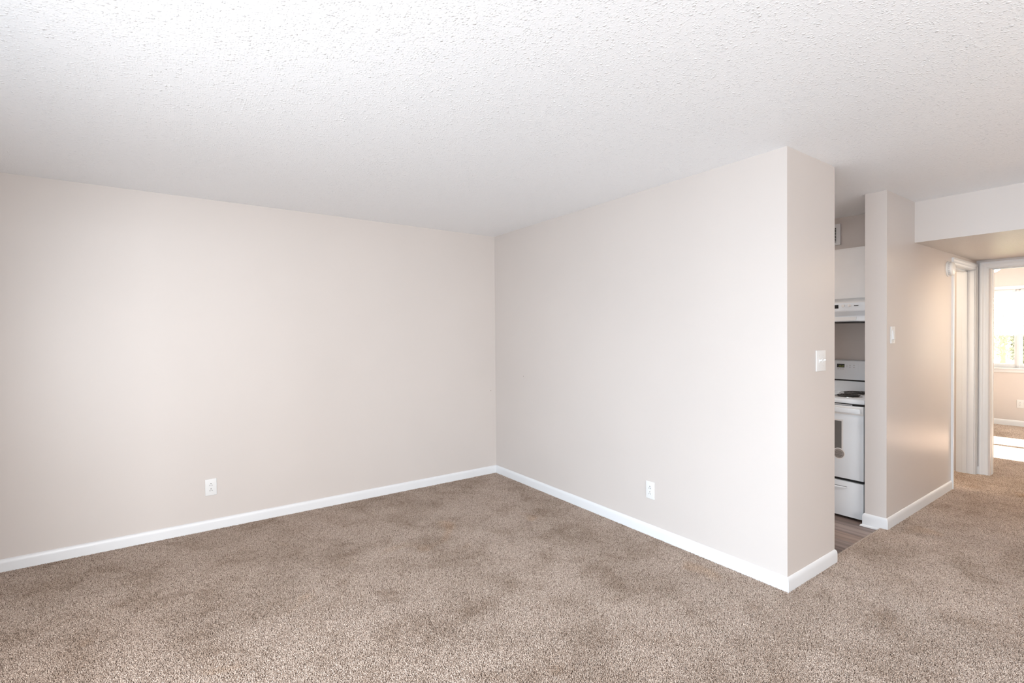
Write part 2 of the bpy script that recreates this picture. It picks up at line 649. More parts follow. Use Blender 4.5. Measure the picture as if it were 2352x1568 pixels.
bobj('door_stop', (J0, J1, YL + .052, YL + .087, ZH1 - .015, ZH1 - .004), M_TRIM, d1, bev=.002)

# doorway in the end wall (plane x = XE)
d2 = struct(empty('door_2'), 'white cased bedroom doorway at the end of the hall')
YA, YB = -2.951, -3.86
ZH2 = 2.047
cw2 = .065
cp2 = casing_prof(cw2)
casing_piece('casing', cp2, (XE, YA, ZC), (XE, YA, ZH2 + cw2 - .008), (0, 0, 1), (0, -1, 0), (-1, 0, 0), 0, -1, d2)
casing_piece('casing', cp2, (XE, YB, ZC), (XE, YB, ZH2 + cw2 - .008), (0, 0, 1), (0, 1, 0), (-1, 0, 0), 0, -1, d2)
casing_piece('head_casing', cp2, (XE, YA, ZH2 + cw2 - .008), (XE, YB, ZH2 + cw2 - .008), (0, -1, 0), (0, 0, -1), (-1, 0, 0), 1, -1, d2)
K0, K1 = YA - cw2 - .005, YB + cw2 + .005
bobj('jamb', (XE + .001, XB, K0, K0 + .02, ZC, ZH2), M_TRIM, d2, bev=.0015)
bobj('jamb', (XE + .001, XB, K1 - .02, K1, ZC, ZH2), M_TRIM, d2, bev=.0015)
bobj('head_jamb', (XE + .001, XB, K1 - .02, K0 + .02, ZH2 - .006, ZH2 + .012), M_TRIM, d2, bev=.0015)
bobj('door_stop', (XE + .055, XE + .09, K0 - .011, K0, ZC, ZH2 - .006), M_TRIM, d2, bev=.002)
bobj('door_stop', (XE + .055, XE + .09, K1, K1 + .011, ZC, ZH2 - .006), M_TRIM, d2, bev=.002)
bobj('door_stop', (XE + .055, XE + .09, K1, K0, ZH2 - .017, ZH2 - .006), M_TRIM, d2, bev=.002)

# bedroom window -----------------------------------------------------------
w1 = struct(empty('window_1'), 'sunlit bedroom window with white double-hung sashes')
YM = -2.62
fx0, fx1 = XF + .05, XF + .10
bm = new_bm()
ft = .035
box(bm, fx0, fx1, WY0, WY0 + ft, WZ0, WZ1); box(bm, fx0, fx1, WY1 - ft, WY1, WZ0, WZ1)
box(bm, fx0, fx1, WY0 + ft, WY1 - ft, WZ1 - ft, WZ1); box(bm, fx0, fx1, WY0 + ft, WY1 - ft, WZ0, WZ0 + ft)
obj('frame', bm, M_TRIM, w1)
bobj('mullion', (fx0 - .01, fx1, YM - .018, YM + .018, WZ0, WZ1), M_TRIM, w1, bev=.002)
for a, b in ((WY0 + ft, YM - .018), (YM + .018, WY1 - ft)):
    for z0, z1, dx in ((WZ0 + ft, 1.385, 0.0), (1.355, WZ1 - ft, .02)):
        bm = new_bm()
        s = .026
        X0, X1 = fx0 + .004 + dx, fx0 + .026 + dx
        box(bm, X0, X1, a, a + s, z0, z1); box(bm, X0, X1, b - s, b, z0, z1)
        box(bm, X0, X1, a + s, b - s, z0, z0 + s); box(bm, X0, X1, a + s, b - s, z1 - s, z1)
        sash = obj('sash', bm, M_TRIM, w1)
        bobj('pane', (X0 + .009, X0 + .012, a + s, b - s, z0 + s, z1 - s), M_GLASS, sash)
bobj('sill', (XF - .035, fx0, WY0 - .04, WY1 + .04, WZ0 - .022, WZ0), M_TRIM, w1, bev=.004)
bobj('apron', (XF - .014, XF, WY0 - .02, WY1 + .02, WZ0 - .07, WZ0 - .022), M_TRIM, w1, bev=.002)
bobj('head_trim', (XF - .016, XF + .001, WY0 - .05, WY1 + .05, WZ1, WZ1 + .05), M_TRIM, w1, bev=.002)


def blind(y0, y1, label):
    r = tag(empty('window_blind', (XF + .025, (y0 + y1) / 2, WZ1)), label, 'blind')
    L = y1 - y0
    bobj('headrail', (-.018, .018, -L / 2, L / 2, -.03, 0), M_TRIM, r, bev=.002)
    bm = new_bm()
    n = 4
    for s in range(2):
        pass
    # curved slat, outer edge up
    w, c = .025, .0022
    prof = []
    for q in range(n + 1):
        u = -w / 2 + w * q / n
        prof.append((u, c * (1 - (2 * u / w) ** 2)))
    ang = math.radians(30)
    tp = [(u * math.cos(ang) - v * math.sin(ang), u * math.sin(ang) + v * math.cos(ang)) for u, v in prof]
    top = [[bm.verts.new((x, yy, z)) for x, z in tp] for yy in (-L / 2, L / 2)]
    for q in range(n):
        bm.faces.new((top[0][q], top[0][q + 1], top[1][q + 1], top[1][q]))
    s0 = obj('slat', bm, M_SLAT, r, smooth=True)
    zz = -.045
    s0.location = (0, 0, zz)
    while zz > -.655:
        zz -= .0205
        s = s0.copy()
        COL.objects.link(s)
        s.parent = r
        s.location = (0, 0, zz)
    bobj('bottom_rail', (-.013, .013, -L / 2, L / 2, zz - .03, zz - .012), M_TRIM, r, bev=.002)
    for yy in (-L * .3, L * .3):
        bm = new_bm()
        tube(bm, [(-.012, yy, -.03), (-.012, yy, zz - .012)], .0008, 5)
        obj('ladder_cord', bm, M_TRIM, r)
    return r


blind(YM + .03, WY1 - .01, 'raised white slatted blind over the bedroom window half beside the door casing')
blind(WY0 + .01, YM - .03, 'white slatted blind over the other half of the bedroom window, past the mullion')


# ---------------------------------------------------------------- fittings
def wall_frame(loc, normal):
    """matrix: local x = along wall (right when facing the wall), y = out of the wall, z up"""
    n = Vector(normal)
    up = Vector((0, 0, 1))
    xr = up.cross(n)          # to the right for a viewer facing the wall
    return Matrix.Translation(loc) @ Matrix((xr, n, up)).transposed().to_4x4()


def plate_bm(w, h, t=.006):
    bm = new_bm()
    box(bm, -w / 2, w / 2, 0, t, -h / 2, h / 2, bev=.0028, seg=3)
    return bm


def rounded_face(bm, w, h, y0, y1, flat=.7):
    """receptacle face: circle cut flat at top and bottom"""
    R = w / 2
    pts = []
    for q in range(28):
        a = 2 * math.pi * q / 28
        pts.append((R * math.cos(a), max(-h / 2, min(h / 2, R * math.sin(a)))))
    a_ = [bm.verts.new((x, y0, z)) for x, z in pts]
    b_ = [bm.verts.new((x, y1, z)) for x, z in pts]
    bm.faces.new(a_); bm.faces.new(b_[::-1])
    for q in range(28):
        bm.faces.new((a_[q], a_[(q + 1) % 28], b_[(q + 1) % 28], b_[q]))


def disc_y(bm, x, z, r, y0, y1, seg=16):
    a_ = [bm.verts.new((x + r * math.cos(2 * math.pi * q / seg), y0, z + r * math.sin(2 * math.pi * q / seg))) for q in range(seg)]
    b_ = [bm.verts.new((v.co.x, y1, v.co.z)) for v in a_]
    bm.faces.new(a_); bm.faces.new(b_[::-1])
    for q in range(seg):
        bm.faces.new((a_[q], a_[(q + 1) % seg], b_[(q + 1) % seg], b_[q]))


def make_outlet(loc, normal, label):
    r = empty('wall_outlet')
    r.matrix_world = wall_frame(loc, normal)
    tag(r, label, 'outlet', 'duplex outlets')
    obj('cover_plate', plate_bm(.074, .122), M_PLATE, r, smooth=True)
    for zc in (.0195, -.0195):
        bm = new_bm()
        rounded_face(bm, .034, .028, .004, .0082)
        f = obj('receptacle', bm, M_PLATE, r)
        for xs, hh in ((-.0063, .0085), (.0063, .0075)):
            bobj('slot', (xs - .0014, xs + .0014, .0078, .0086, zc - .005 - hh / 2, zc - .005 + hh / 2), M_DARK, f)
        bm = new_bm()
        disc_y(bm, 0, zc + .0078, .0029, .0078, .0086, 12)
        obj('ground_hole', bm, M_DARK, f)
        f.data.transform(Matrix.Translation((0, 0, zc)))
    bm = new_bm()
    disc_y(bm, 0, 0, .0026, .005, .0072, 12)
    obj('screw', bm, M_SCREW, r)
    return r


make_outlet((-2.531, 0, .313), (0, -1, 0), 'white duplex outlet low on the long wall, away from the corner')
make_outlet((0, -1.990, .318), (-1, 0, 0), 'white duplex outlet low on the bright wall block')
make_outlet((XF, -2.652, .327), (-1, 0, 0), 'small white outlet under the far bedroom window')

# double toggle switch on the narrow end of the wall block
r = empty('light_switch')
r.matrix_world = wall_frame((.398, YL, 1.254), (0, -1, 0))
tag(r, 'white two-toggle light switch on the narrow wall end beside the kitchen', 'switch', 'light switches')
obj('cover_plate', plate_bm(.122, .124), M_PLATE, r, smooth=True)
for xs in (-.023, .023):
    bm = new_bm()
    box(bm, xs - .0055, xs + .0055, .0055, .0075, -.0125, .0125, bev=.0008)
    obj('toggle_surround', bm, M_PLATE, r)
    bm = new_bm()
    box(bm, -.0042, .0042, 0, .017, -.005, .005, bev=.0015)
    bmesh.ops.transform(bm, matrix=Matrix.Translation((xs, .006, 0)) @ Matrix.Rotation(math.radians(25), 4, 'X'), verts=bm.verts)
    obj('toggle', bm, M_PLATE, r, smooth=True)
    for zc in (.030, -.030):
        bm = new_bm()
        disc_y(bm, xs, zc, .0027, .005, .0068, 12)
        obj('screw', bm, M_SCREW, r)

# single rocker switch on the hall wall
r = empty('light_switch')
r.matrix_world = wall_frame((1.562, YL, 1.400), (0, -1, 0))
tag(r, 'white single rocker light switch on the glossy hall wall', 'switch', 'light switches')
obj('cover_plate', plate_bm(.079, .124), M_PLATE, r, smooth=True)
bm = new_bm()
for d in ((-.0185, -.0165, .005, .0085, -.035, .035), (.0165, .0185, .005, .0085, -.035, .035),
          (-.0185, .0185, .005, .0085, .033, .035), (-.0185, .0185, .005, .0085, -.035, -.033)):
    box(bm, *d)
obj('rocker_frame', bm, M_PLATE, r)
bm = new_bm()
box(bm, -.0155, .0155, -.003, .004, -.032, .032, bev=.001)
bmesh.ops.transform(bm, matrix=Matrix.Translation((0, .0085, 0)) @ Matrix.Rotation(math.radians(5), 4, 'X'), verts=bm.verts)
obj('rocker', bm, M_PLATE, r, smooth=True)
for zc in (.048, -.048):
    bm = new_bm()
    disc_y(bm, 0, zc, .0025, .005, .0068, 12)
    obj('screw', bm, M_SCREW, r)

# smoke detector on the hall wall by the doorway
r = empty('smoke_detector')
r.matrix_world = wall_frame((2.905, YL, 1.978), (0, -1, 0))
tag(r, 'round white smoke detector high on the hall wall beside the doorway casing', 'smoke detector')
tomy = Matrix.Rotation(math.radians(-90), 4, 'X')     # local z -> +y (out of the wall)
bm = new_bm()
lathe(bm, [(0, 0), (.069, 0), (.069, .006), (.066, .009), (0, .009)], 48, tomy)
obj('base_plate', bm, M_PLATE, r, smooth=True)
bm = new_bm()
lathe(bm, [(0, .009), (.058, .009), (.060, .012), (.060, .028), (.056, .036), (.044, .043), (.022, .046), (0, .046)], 48, tomy)
obj('cover', bm, M_PLATE, r, smooth=True)
bm = new_bm()
for q in range(20):
    a = 2 * math.pi * q / 20
    m = Matrix.Rotation(a, 4, 'Y')
    b2 = new_bm()
    box(b2, .0592, .0606, .015, .025, -.0055, .0055)
    bmesh.ops.transform(b2, matrix=m, verts=b2.verts)
    tmp = bpy.data.meshes.new('tmp'); b2.to_mesh(tmp); b2.free(); bm.from_mesh(tmp); bpy.data.meshes.remove(tmp)
obj('air_slots', bm, M_SCREW, r)
bm = new_bm()
lathe(bm, [(0, .046), (.008, .046), (.0075, .048), (0, .048)], 20, tomy)
obj('test_button', bm, M_PLATE, r, smooth=True)

# two tiny nails left in the walls
for loc, nrm_, lb in (((0, -.493, 1.029), (-1, 0, 0), 'tiny dark nail in the bright wall, right of the room corner'),
                      ((-.062, 0, .852), (0, -1, 0), 'tiny dark nail in the long wall, just left of the room corner')):
    bm = new_bm()
    lathe(bm, [(0, 0), (.0016, 0), (.0016, .004), (.0042, .004), (.0042, .0052), (0, .0058)], 12, tomy)
    o = obj('nail', bm, M_GREY)
    o.matrix_world = wall_frame(loc, nrm_)
    tag(o, lb, 'nail', 'nails left in the walls')

# ---------------------------------------------------------------- kitchen
SX0, SX1, SY0, SY1 = 1.515, 2.125, -2.768, -2.008   # stove footprint
st = tag(empty('electric_stove', (1.8, -2.388, ZV)), 'white electric coil stove standing beside the hall wall in the kitchen', 'stove')
SO = Vector(st.location)


def spart(name, dims, mat, parent=st, bev=0.0):
    o = bobj(name, dims, mat, None, bev=bev)
    o.data.transform(Matrix.Translation(-SO))
    o.parent = parent
    return o


def sbm(name, bm, mat, parent=st, smooth=True):
    o = obj(name, bm, mat, None, smooth=smooth)
    o.data.transform(Matrix.Translation(-SO))
    o.parent = parent
    return o


spart('body', (SX0 + .016, SX1, SY0 + .003, SY1 - .003, .012, .885), M_BLACK)
for ya, yb in ((SY0, SY0 + .003), (SY1 - .003, SY1)):
    spart('side_panel', (SX0 + .02, SX1, ya, yb, .012, .885), M_ENAMEL)
for xa in (SX0 + .05, SX1 - .09):
    for ya in (SY0 + .04, SY1 - .08):
        bm = new_bm()
        lathe(bm, [(0, ZV), (.016, ZV), (.016, ZV + .008), (.009, ZV + .01), (.009, .013), (0, .013)], 16, Matrix.Translation((xa + .02, ya + .02, 0)))
        sbm('leveling_foot', bm, M_BLACK)
spart('cooktop', (SX0 - .012, SX1, SY0 - .001, SY1 + .001, .872, .908), M_ENAMEL, bev=.009)
# backguard
spart('lower_backguard', (2.045, SX1, SY0, SY1, .900, 1.000), M_ENAMEL, bev=.004)
spart('dark_strip', (2.052, SX1, SY0 + .002, SY1 - .002, .998, 1.016), M_BLACK)
bm = new_bm()
prof = [(2.026, 1.014), (2.022, 1.024), (2.038, 1.160), (2.046, 1.176), (2.062, 1.182), (SX1, 1.182), (SX1, 1.014)]
a_ = [bm.verts.new((x, SY0, z)) for x, z in prof]
b_ = [bm.verts.new((x, SY1, z)) for x, z in prof]
bm.faces.new(a_); bm.faces.new(b_[::-1])
for q in range(len(prof)):
    bm.faces.new((a_[q], a_[(q + 1) % len(prof)], b_[(q + 1) % len(prof)], b_[q]))
cpan = sbm('control_panel', bm, M_ENAMEL)
XPAN = lambda z: 2.022 + (z - 1.024) * (.016 / .136)


def on_panel(name, y0, y1, z0, z1, t, mat, bev=0.0):
    bm = new_bm()
    vs = []
    for dx in (0.002, -t):
        for yy, z in ((y0, z0), (y1, z0), (y1, z1), (y0, z1)):
            vs.append(bm.verts.new((XPAN(z) + dx, yy, z)))
    for q in ((0, 1, 2, 3), (7, 6, 5, 4), (0, 4, 5, 1), (1, 5, 6, 2), (2, 6, 7, 3), (3, 7, 4, 0)):
        bm.faces.new([vs[i] for i in q])
    o = sbm(name, bm, mat, cpan, False)
    return o


on_panel('keypad', -2.545, -2.230, 1.090, 1.152, .0012, M_ENAMEL)
on_panel('display', -2.438, -2.380, 1.116, 1.147, .003, M_BLACK)
bm = new_bm()
for j, yy in enumerate((-2.400, -2.409, -2.420, -2.429)):
    for (ya, yb, za, zb) in ((-.003, .003, .0165, .018), (-.003, .003, .0095, .011), (-.0035, -.002, .010, .018), (.002, .0035, .004, .011)):
        zc = 1.1165
        box(bm, XPAN(1.13) - .0045, XPAN(1.13) - .0030, yy + ya, yy + yb, zc + za, zc + zb)
sbm('digits', bm, M_DIGIT, cpan, False)
for yy in (-2.392, -2.410, -2.428):
    on_panel('button', yy - .007, yy + .007, 1.100, 1.108, .0026, M_KEY)
for zz in (1.138, 1.130, 1.122):
    on_panel('button', -2.461, -2.452, zz - .002, zz + .002, .0026, M_KEY)
for yy in (-2.480, -2.510):
    for zz in (1.137, 1.121):
        on_panel('button', yy - .006, yy + .006, zz - .003, zz + .003, .0026, M_KEY)
# burner knobs further along the panel
for yy in (-2.18, -2.10, -2.30 + .03):
    bm = new_bm()
    lathe(bm, [(0, 0), (.021, 0), (.019, .018), (0, .02)], 24,
          Matrix.Translation((XPAN(1.10) - .002, yy if yy > -2.26 else -2.06, 1.075)) @ Matrix.Rotation(math.radians(-90), 4, 'Y'))
    sbm('burner_knob', bm, M_ENAMEL)
# coil burners
for (bx, by, br) in ((1.685, -2.592, .080), (1.935, -2.562, .098), (1.685, -2.185, .096), (1.935, -2.185, .077)):
    bm = new_bm()
    lathe(bm, [(br * .25, .9085), (br * .8, .9085), (br * 1.10, .9105), (br * 1.18, .9135), (br * 1.22, .912), (br * 1.22, .9075)], 40,
          Matrix.Translation((bx, by, 0)))
    pan = sbm('drip_pan', bm, M_CHROME)
    bm = new_bm()
    pts = []
    turns = 4
    for q in range(turns * 26 + 1):
        a = 2 * math.pi * q / 26
        rr = br * (.22 + .80 * q / (turns * 26))
        pts.append((bx + rr * math.cos(a), by + rr * math.sin(a), .918))
    tube(bm, pts, .0040, 7)
    for q in range(3):
        a = 2 * math.pi * q / 3 + .4
        tube(bm, [(bx + .012 * math.cos(a), by + .012 * math.sin(a), .9125), (bx + br * math.cos(a), by + br * math.sin(a), .9125)], .0022, 5)
    sbm('heating_coil', bm, M_COIL, pan)
# oven door
DX0, DX1 = SX0 - .016, SX0 + .012
door = spart('oven_door', (DX0, DX1, SY0 + .002, SY1 - .002, .290, .857), M_ENAMEL, bev=.006)
# band and handle at the top of the door
spart('top_band', (DX0 - .004, DX0 + .004, SY0 + .003, SY1 - .003, .789, .853), M_CAB, door, bev=.0025)
bm = new_bm()
hy0, hy1 = SY0 + .015, SY1 - .015
pts = [(DX0 - .001, hy0 + .002, .823), (DX0 - .024, hy0 + .004, .823), (DX0 - .034, hy0 + .020, .823),
       (DX0 - .034, hy1 - .020, .823), (DX0 - .024, hy1 - .004, .823), (DX0 - .001, hy1 - .002, .823)]
prof_h = [(-.007, -.018), (.006, -.018), (.006, .018), (-.007, .018)]
box(bm, DX0 - .038, DX0 - .024, hy0, hy1, .806, .842, bev=.004)
box(bm, DX0 - .028, DX0 + .002, hy0, hy0 + .02, .808, .840, bev=.003)
box(bm, DX0 - .028, DX0 + .002, hy1 - .02, hy1, .808, .840, bev=.003)
sbm('handle', bm, M_ENAMEL, door)
# window with its pale surround
bobj_d = spart('window_surround', (DX0 - .0012, DX0 + .001, -2.630, -2.146, .468, .745), M_CAB, door)
spart('oven_window', (DX0 - .0022, DX0 + .001, -2.619, -2.157, .478, .733), M_GLASSK, door)
tmx = Matrix.Rotation(math.radians(-90), 4, 'Y')      # local z -> -x
bm = new_bm()
lathe(bm, [(0, 0), (.044, 0), (.044, .0008), (0, .0008)], 36, Matrix.Translation((DX0 - .0022, -2.600, .478)) @ tmx)
sbm('label_rim', bm, M_CAB, door, False)
bm = new_bm()
lathe(bm, [(0, 0), (.037, 0), (.037, .0008), (0, .0008)], 36, Matrix.Translation((DX0 - .0030, -2.600, .478)) @ tmx)
lab = sbm('round_label', bm, M_GREY, door, False)
bm = new_bm()
for zz, hw in ((.018, .018), (.009, .026), (.001, .022), (-.010, .026), (-.016, .028), (-.023, .018)):
    box(bm, DX0 - .0043, DX0 - .0037, -2.600 - hw, -2.600 + hw, .478 + zz - .0013, .478 + zz + .0013)
sbm('label_print', bm, M_PRINT, door, False)
# dark vent line between cooktop and door, chrome latch slot
spart('vent_slot', (DX0 + .004, DX1, SY0 + .004, SY1 - .004, .857, .873), M_BLACK)
spart('slot_trim', (DX0 - .001, DX0 + .006, -2.690, -2.08, .860, .8665), M_KEY)
# storage drawer
drw = spart('storage_drawer', (DX0 + .004, DX1 + .01, SY0 + .004, SY1 - .004, -.004, .268), M_ENAMEL, bev=.005)
bm = new_bm()
# swooped grip: a shallow ridge tapering to a point at each end
n = 24
top, mid, low = [], [], []
for q in range(n + 1):
    t = q / n
    yy = -2.665 + t * (2 * (2.665 - 2.388))
    bulge = math.sin(math.pi * t) ** .6
    top.append(bm.verts.new((DX0 + .0042, yy, .225)))
    mid.append(bm.verts.new((DX0 + .0038 - .012 * bulge, yy, .222 - .012 * bulge)))
    low.append(bm.verts.new((DX0 + .0042, yy, .221 - .055 * bulge)))
for q in range(n):
    bm.faces.new((top[q], top[q + 1], mid[q + 1], mid[q]))
    bm.faces.new((mid[q], mid[q + 1], low[q + 1], low[q]))
sbm('drawer_grip', bm, M_ENAMEL, drw)
spart('grip_shadow_strip', (DX0 + .003, DX0 + .006, -2.655, -2.12, .2245, .2275), M_BLACK, drw)  # black strip drawn as the shadow line above the grip

# range hood
hd = tag(empty('range_hood', (1.9, -2.388, 1.655)), 'white range hood under the cabinet above the stove', 'range hood')
HO = Vector(hd.location)


def hpart(name, bm, mat, parent=hd, smooth=False):
    o = obj(name, bm, mat, None, smooth=smooth)
    o.data.transform(Matrix.Translation(-HO))
    o.parent = parent
    return o


HX = 1.650
prof = [(HX, 1.656), (HX, 1.592), (HX + .034, 1.553), (HX + .010, 1.512), (HX + .016, 1.508), (2.13, 1.508), (2.13, 1.656)]
bm = new_bm()
a_ = [bm.verts.new((x, SY0, z)) for x, z in prof]
b_ = [bm.verts.new((x, SY1, z)) for x, z in prof]
bm.faces.new(a_); bm.faces.new(b_[::-1])
for q in range(len(prof)):
    bm.faces.new((a_[q], a_[(q + 1) % len(prof)], b_[(q + 1) % len(prof)], b_[q]))
es = [e for e in bm.edges if abs(e.verts[0].co.y - e.verts[1].co.y) > .1]
bmesh.ops.bevel(bm, geom=es, offset=.003, segments=2, affect='EDGES')
hpart('shell', bm, M_ENAMEL, smooth=True)


def hbox(name, dims, mat, bev=0.0):
    bm = new_bm()
    box(bm, *dims, bev=bev)
    return hpart(name, bm, mat, smooth=bev > 0)


hbox('rocker_switches', (HX - .003, HX + .002, -2.538, -2.420, 1.615, 1.643), M_BLACK, .001)
hbox('badge', (HX - .002, HX + .002, -2.678, -2.648, 1.6295, 1.6345), M_PRINT)
for yy in (-2.572, -2.616):
    bm = new_bm()
    lathe(bm, [(0, 0), (.012, 0), (.012, .002), (.0105, .0028), (0, .0028)], 28, Matrix.Translation((HX, yy, 1.634)) @ tmx)
    hpart('round_button', bm, M_CAB, smooth=True)
bm = new_bm()
vs = []
for dx in (.004, -.003):
    for (x, z) in ((HX + .0285, 1.5455), (HX + .0125, 1.5155)):
        for yy in (-2.656, -2.12):
            vs.append(bm.verts.new((x + dx, yy, z)))
for q in ((0, 1, 3, 2), (4, 6, 7, 5), (0, 4, 5, 1), (2, 3, 7, 6), (0, 2, 6, 4), (1, 5, 7, 3)):
    bm.faces.new([vs[i] for i in q])
hpart('light_lens', bm, M_PLATE)
hbox('grease_filter', (HX + .06, 2.10, -2.66, -2.11, 1.500, 1.510), M_BLACK)

# cabinet over the hood
cb = tag(empty('wall_cabinet', (1.98, -2.388, 1.70)), 'white wall cabinet above the range hood, under the vent', 'cabinet')
CO = Vector(cb.location)
CX0, CZ0, CZ1 = 1.834, 1.698, 2.118
bm = new_bm()
box(bm, CX0 + .018, XK, -2.775, -2.001, CZ0 + .012, CZ1 - .002)
o = obj('carcass', bm, M_CAB, None); o.data.transform(Matrix.Translation(-CO)); o.parent = cb
bm = new_bm()
for d in ((CX0 + .004, CX0 + .02, -2.775, -2.735, CZ0, CZ1), (CX0 + .004, CX0 + .02, -2.041, -2.001, CZ0, CZ1),
          (CX0 + .004, CX0 + .02, -2.735, -2.041, CZ1 - .03, CZ1), (CX0 + .004, CX0 + .02, -2.735, -2.041, CZ0, CZ0 + .03)):
    box(bm, *d)
o = obj('face_frame', bm, M_CAB, None); o.data.transform(Matrix.Translation(-CO)); o.parent = cb
for ya, yb, ky in ((-2.765, -2.390, -2.42), (-2.386, -2.011, -2.356)):
    bm = new_bm()
    box(bm, CX0 - .014, CX0 + .004, ya, yb, CZ0 + .004, CZ1 - .016, bev=.003)
    dr = obj('cabinet_door', bm, M_CAB, None, smooth=True); dr.data.transform(Matrix.Translation(-CO)); dr.parent = cb
# fascia between cabinet and hood
bm = new_bm()
box(bm, CX0 + .012, XK, -2.775, -2.001, 1.655, CZ0 + .013)
o = obj('duct_box', bm, M_CAB, None); o.data.transform(Matrix.Translation(-CO)); o.parent = cb

# vent above the cabinet
vt = tag(empty('wall_vent', (XK, -2.20, 2.295)), 'white framed air vent high on the kitchen wall above the cabinet', 'vent')
VO = Vector(vt.location)


def vpart(name, bm, mat, smooth=False):
    o = obj(name, bm, mat, None, smooth=smooth); o.data.transform(Matrix.Translation(-VO)); o.parent = vt
    return o


vy0, vy1, vz0, vz1, vf = -2.372, -2.03, 2.202, 2.388, .026
bm = new_bm()
for d in ((XK - .012, XK, vy0, vy0 + vf, vz0, vz1), (XK - .012, XK, vy1 - vf, vy1, vz0, vz1),
          (XK - .012, XK, vy0 + vf, vy1 - vf, vz0, vz0 + vf), (XK - .012, XK, vy0 + vf, vy1 - vf, vz1 - vf, vz1)):
    box(bm, *d)
vpart('frame', bm, M_TRIM)
bm = new_bm(); box(bm, XK - .002, XK, vy0 + vf, vy1 - vf, vz0 + vf, vz1 - vf)
vpart('backing', bm, M_DARK)
zz = vz0 + vf + .008
while zz < vz1 - vf - .004:
    bm = new_bm()
    box(bm, -.0055, .0055, vy0 + vf, vy1 - vf, -.0007, .0007)
    bmesh.ops.transform(bm, matrix=Matrix.Translation((XK - .0065, 0, zz)) @ Matrix.Rotation(math.radians(-38), 4, 'Y'), verts=bm.verts)
    vpart('louver', bm, M_TRIM)
    zz += .0135
bm = new_bm(); box(bm, XK - .013, XK - .003, vy0 + vf, vy0 + vf + .006, vz0 + vf, vz1 - vf)
vpart('mullion_bar', bm, M_TRIM)

# bedroom ceiling lamp
lp = tag(empty('ceiling_lamp', (6.9, -2.36, H)), 'glowing white bowl lamp on the bedroom ceiling seen through the doorway', 'lamp')
bm = new_bm(); lathe(bm, [(0, 0), (.07, 0), (.065, -.02), (.02, -.03), (.012, -.035), (.012, -.13), (0, -.13)], 32)
obj('canopy', bm, M_PLATE, lp, smooth=True)
bm = new_bm(); lathe(bm, [(.205, -.135), (.20, -.142), (.17, -.165), (.11, -.182), (.04, -.189), (0, -.19)], 40)
lathe(bm, [(.205, -.135), (.19, -.131), (.0, -.128)], 40)
obj('glass_bowl', bm, M_LAMPGLASS, lp, smooth=True)

# ---------------------------------------------------------------- outdoors
M_GROUND = plain('lawn_ground', (0.16, 0.19, 0.09), 0.9, 0.1, var=.2, vscale=1.0)
def leaf_mat(name, col, trans):
    m, nt, b = new_mat(name)
    n = noise(nt, 3.0, 3.0, vec=position(nt))
    r = ramp(nt, n.outputs['Fac'], [(0.3, tuple(c * .7 for c in col)), (0.7, tuple(min(1, c * 1.3) for c in col))])
    nt.links.new(r.outputs['Color'], b.inputs['Base Color'])
    b.inputs['Roughness'].default_value = 0.6
    t = nt.nodes.new('ShaderNodeBsdfTranslucent')
    nt.links.new(r.outputs['Color'], t.inputs['Color'])
    mix = nt.nodes.new('ShaderNodeMixShader')
    mix.inputs[0].default_value = trans
    nt.links.new(b.outputs[0], mix.inputs[1])
    nt.links.new(t.outputs[0], mix.inputs[2])
    nt.links.new(mix.outputs[0], nt.nodes['Material Output'].inputs['Surface'])
    return m


M_BARK = plain('tree_bark', (0.42, 0.39, 0.36), 0.9, 0.2, var=.2)
g = bobj('ground', (XF + .3, 60, -40, 30, -.7, -.5), M_GROUND)
struct(g, 'pale lawn outside the bedroom window')
def garden_tree(loc, rad, zc, rz, n, leaf, mat, label, seed):
    tr = tag(empty('garden_tree', loc), label, 'tree', 'trees outside the bedroom window')
    bm = new_bm()
    tube(bm, [(0, 0, 0), (.03, .02, zc * .5), (-.04, .05, zc * .9), (.02, .0, zc * 1.3)], .07, 10)
    for a in range(5):
        c, s = math.cos(a * 1.26), math.sin(a * 1.26)
        tube(bm, [(0, .02, zc * (.6 + .06 * a)), (.4 * rad * c, .4 * rad * s, zc * (.85 + .06 * a)),
                  (.8 * rad * c, .8 * rad * s, zc * (1.0 + .06 * a))], .02, 6)
    obj('trunk', bm, M_BARK, tr, smooth=True)
    bm = new_bm()
    rng = random.Random(seed)
    for q in range(n):
        while True:
            v = Vector((rng.uniform(-1, 1), rng.uniform(-1, 1), rng.uniform(-1, 1)))
            if .3 < v.length < 1:
                break
        p = Vector((v.x * rad, v.y * rad, zc + v.z * rz))
        u1 = Vector((rng.gauss(0, 1), rng.gauss(0, 1), rng.gauss(0, 1))).normalized()
        u2 = u1.orthogonal().normalized()
        l_, w_ = rng.uniform(.6, 1.1) * leaf, rng.uniform(.25, .42) * leaf
        bm.faces.new([bm.verts.new(p - u1 * l_), bm.verts.new(p + u2 * w_), bm.verts.new(p + u1 * l_), bm.verts.new(p - u2 * w_)])
    lf = obj('foliage', bm, mat, tr)
    lf['kind'] = 'stuff'


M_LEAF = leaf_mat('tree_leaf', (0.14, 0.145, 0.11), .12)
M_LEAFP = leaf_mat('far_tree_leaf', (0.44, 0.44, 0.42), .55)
garden_tree((11.6, -2.42, -.5), .52, 1.75, .95, 3600, .055, M_LEAF,
            'dark leafy garden tree outside the bedroom window, past the mullion', 11)
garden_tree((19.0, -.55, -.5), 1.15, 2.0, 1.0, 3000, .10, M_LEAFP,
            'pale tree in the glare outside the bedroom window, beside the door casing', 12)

# ------------------------------------------------------------- carpet pile
PS = 0.20


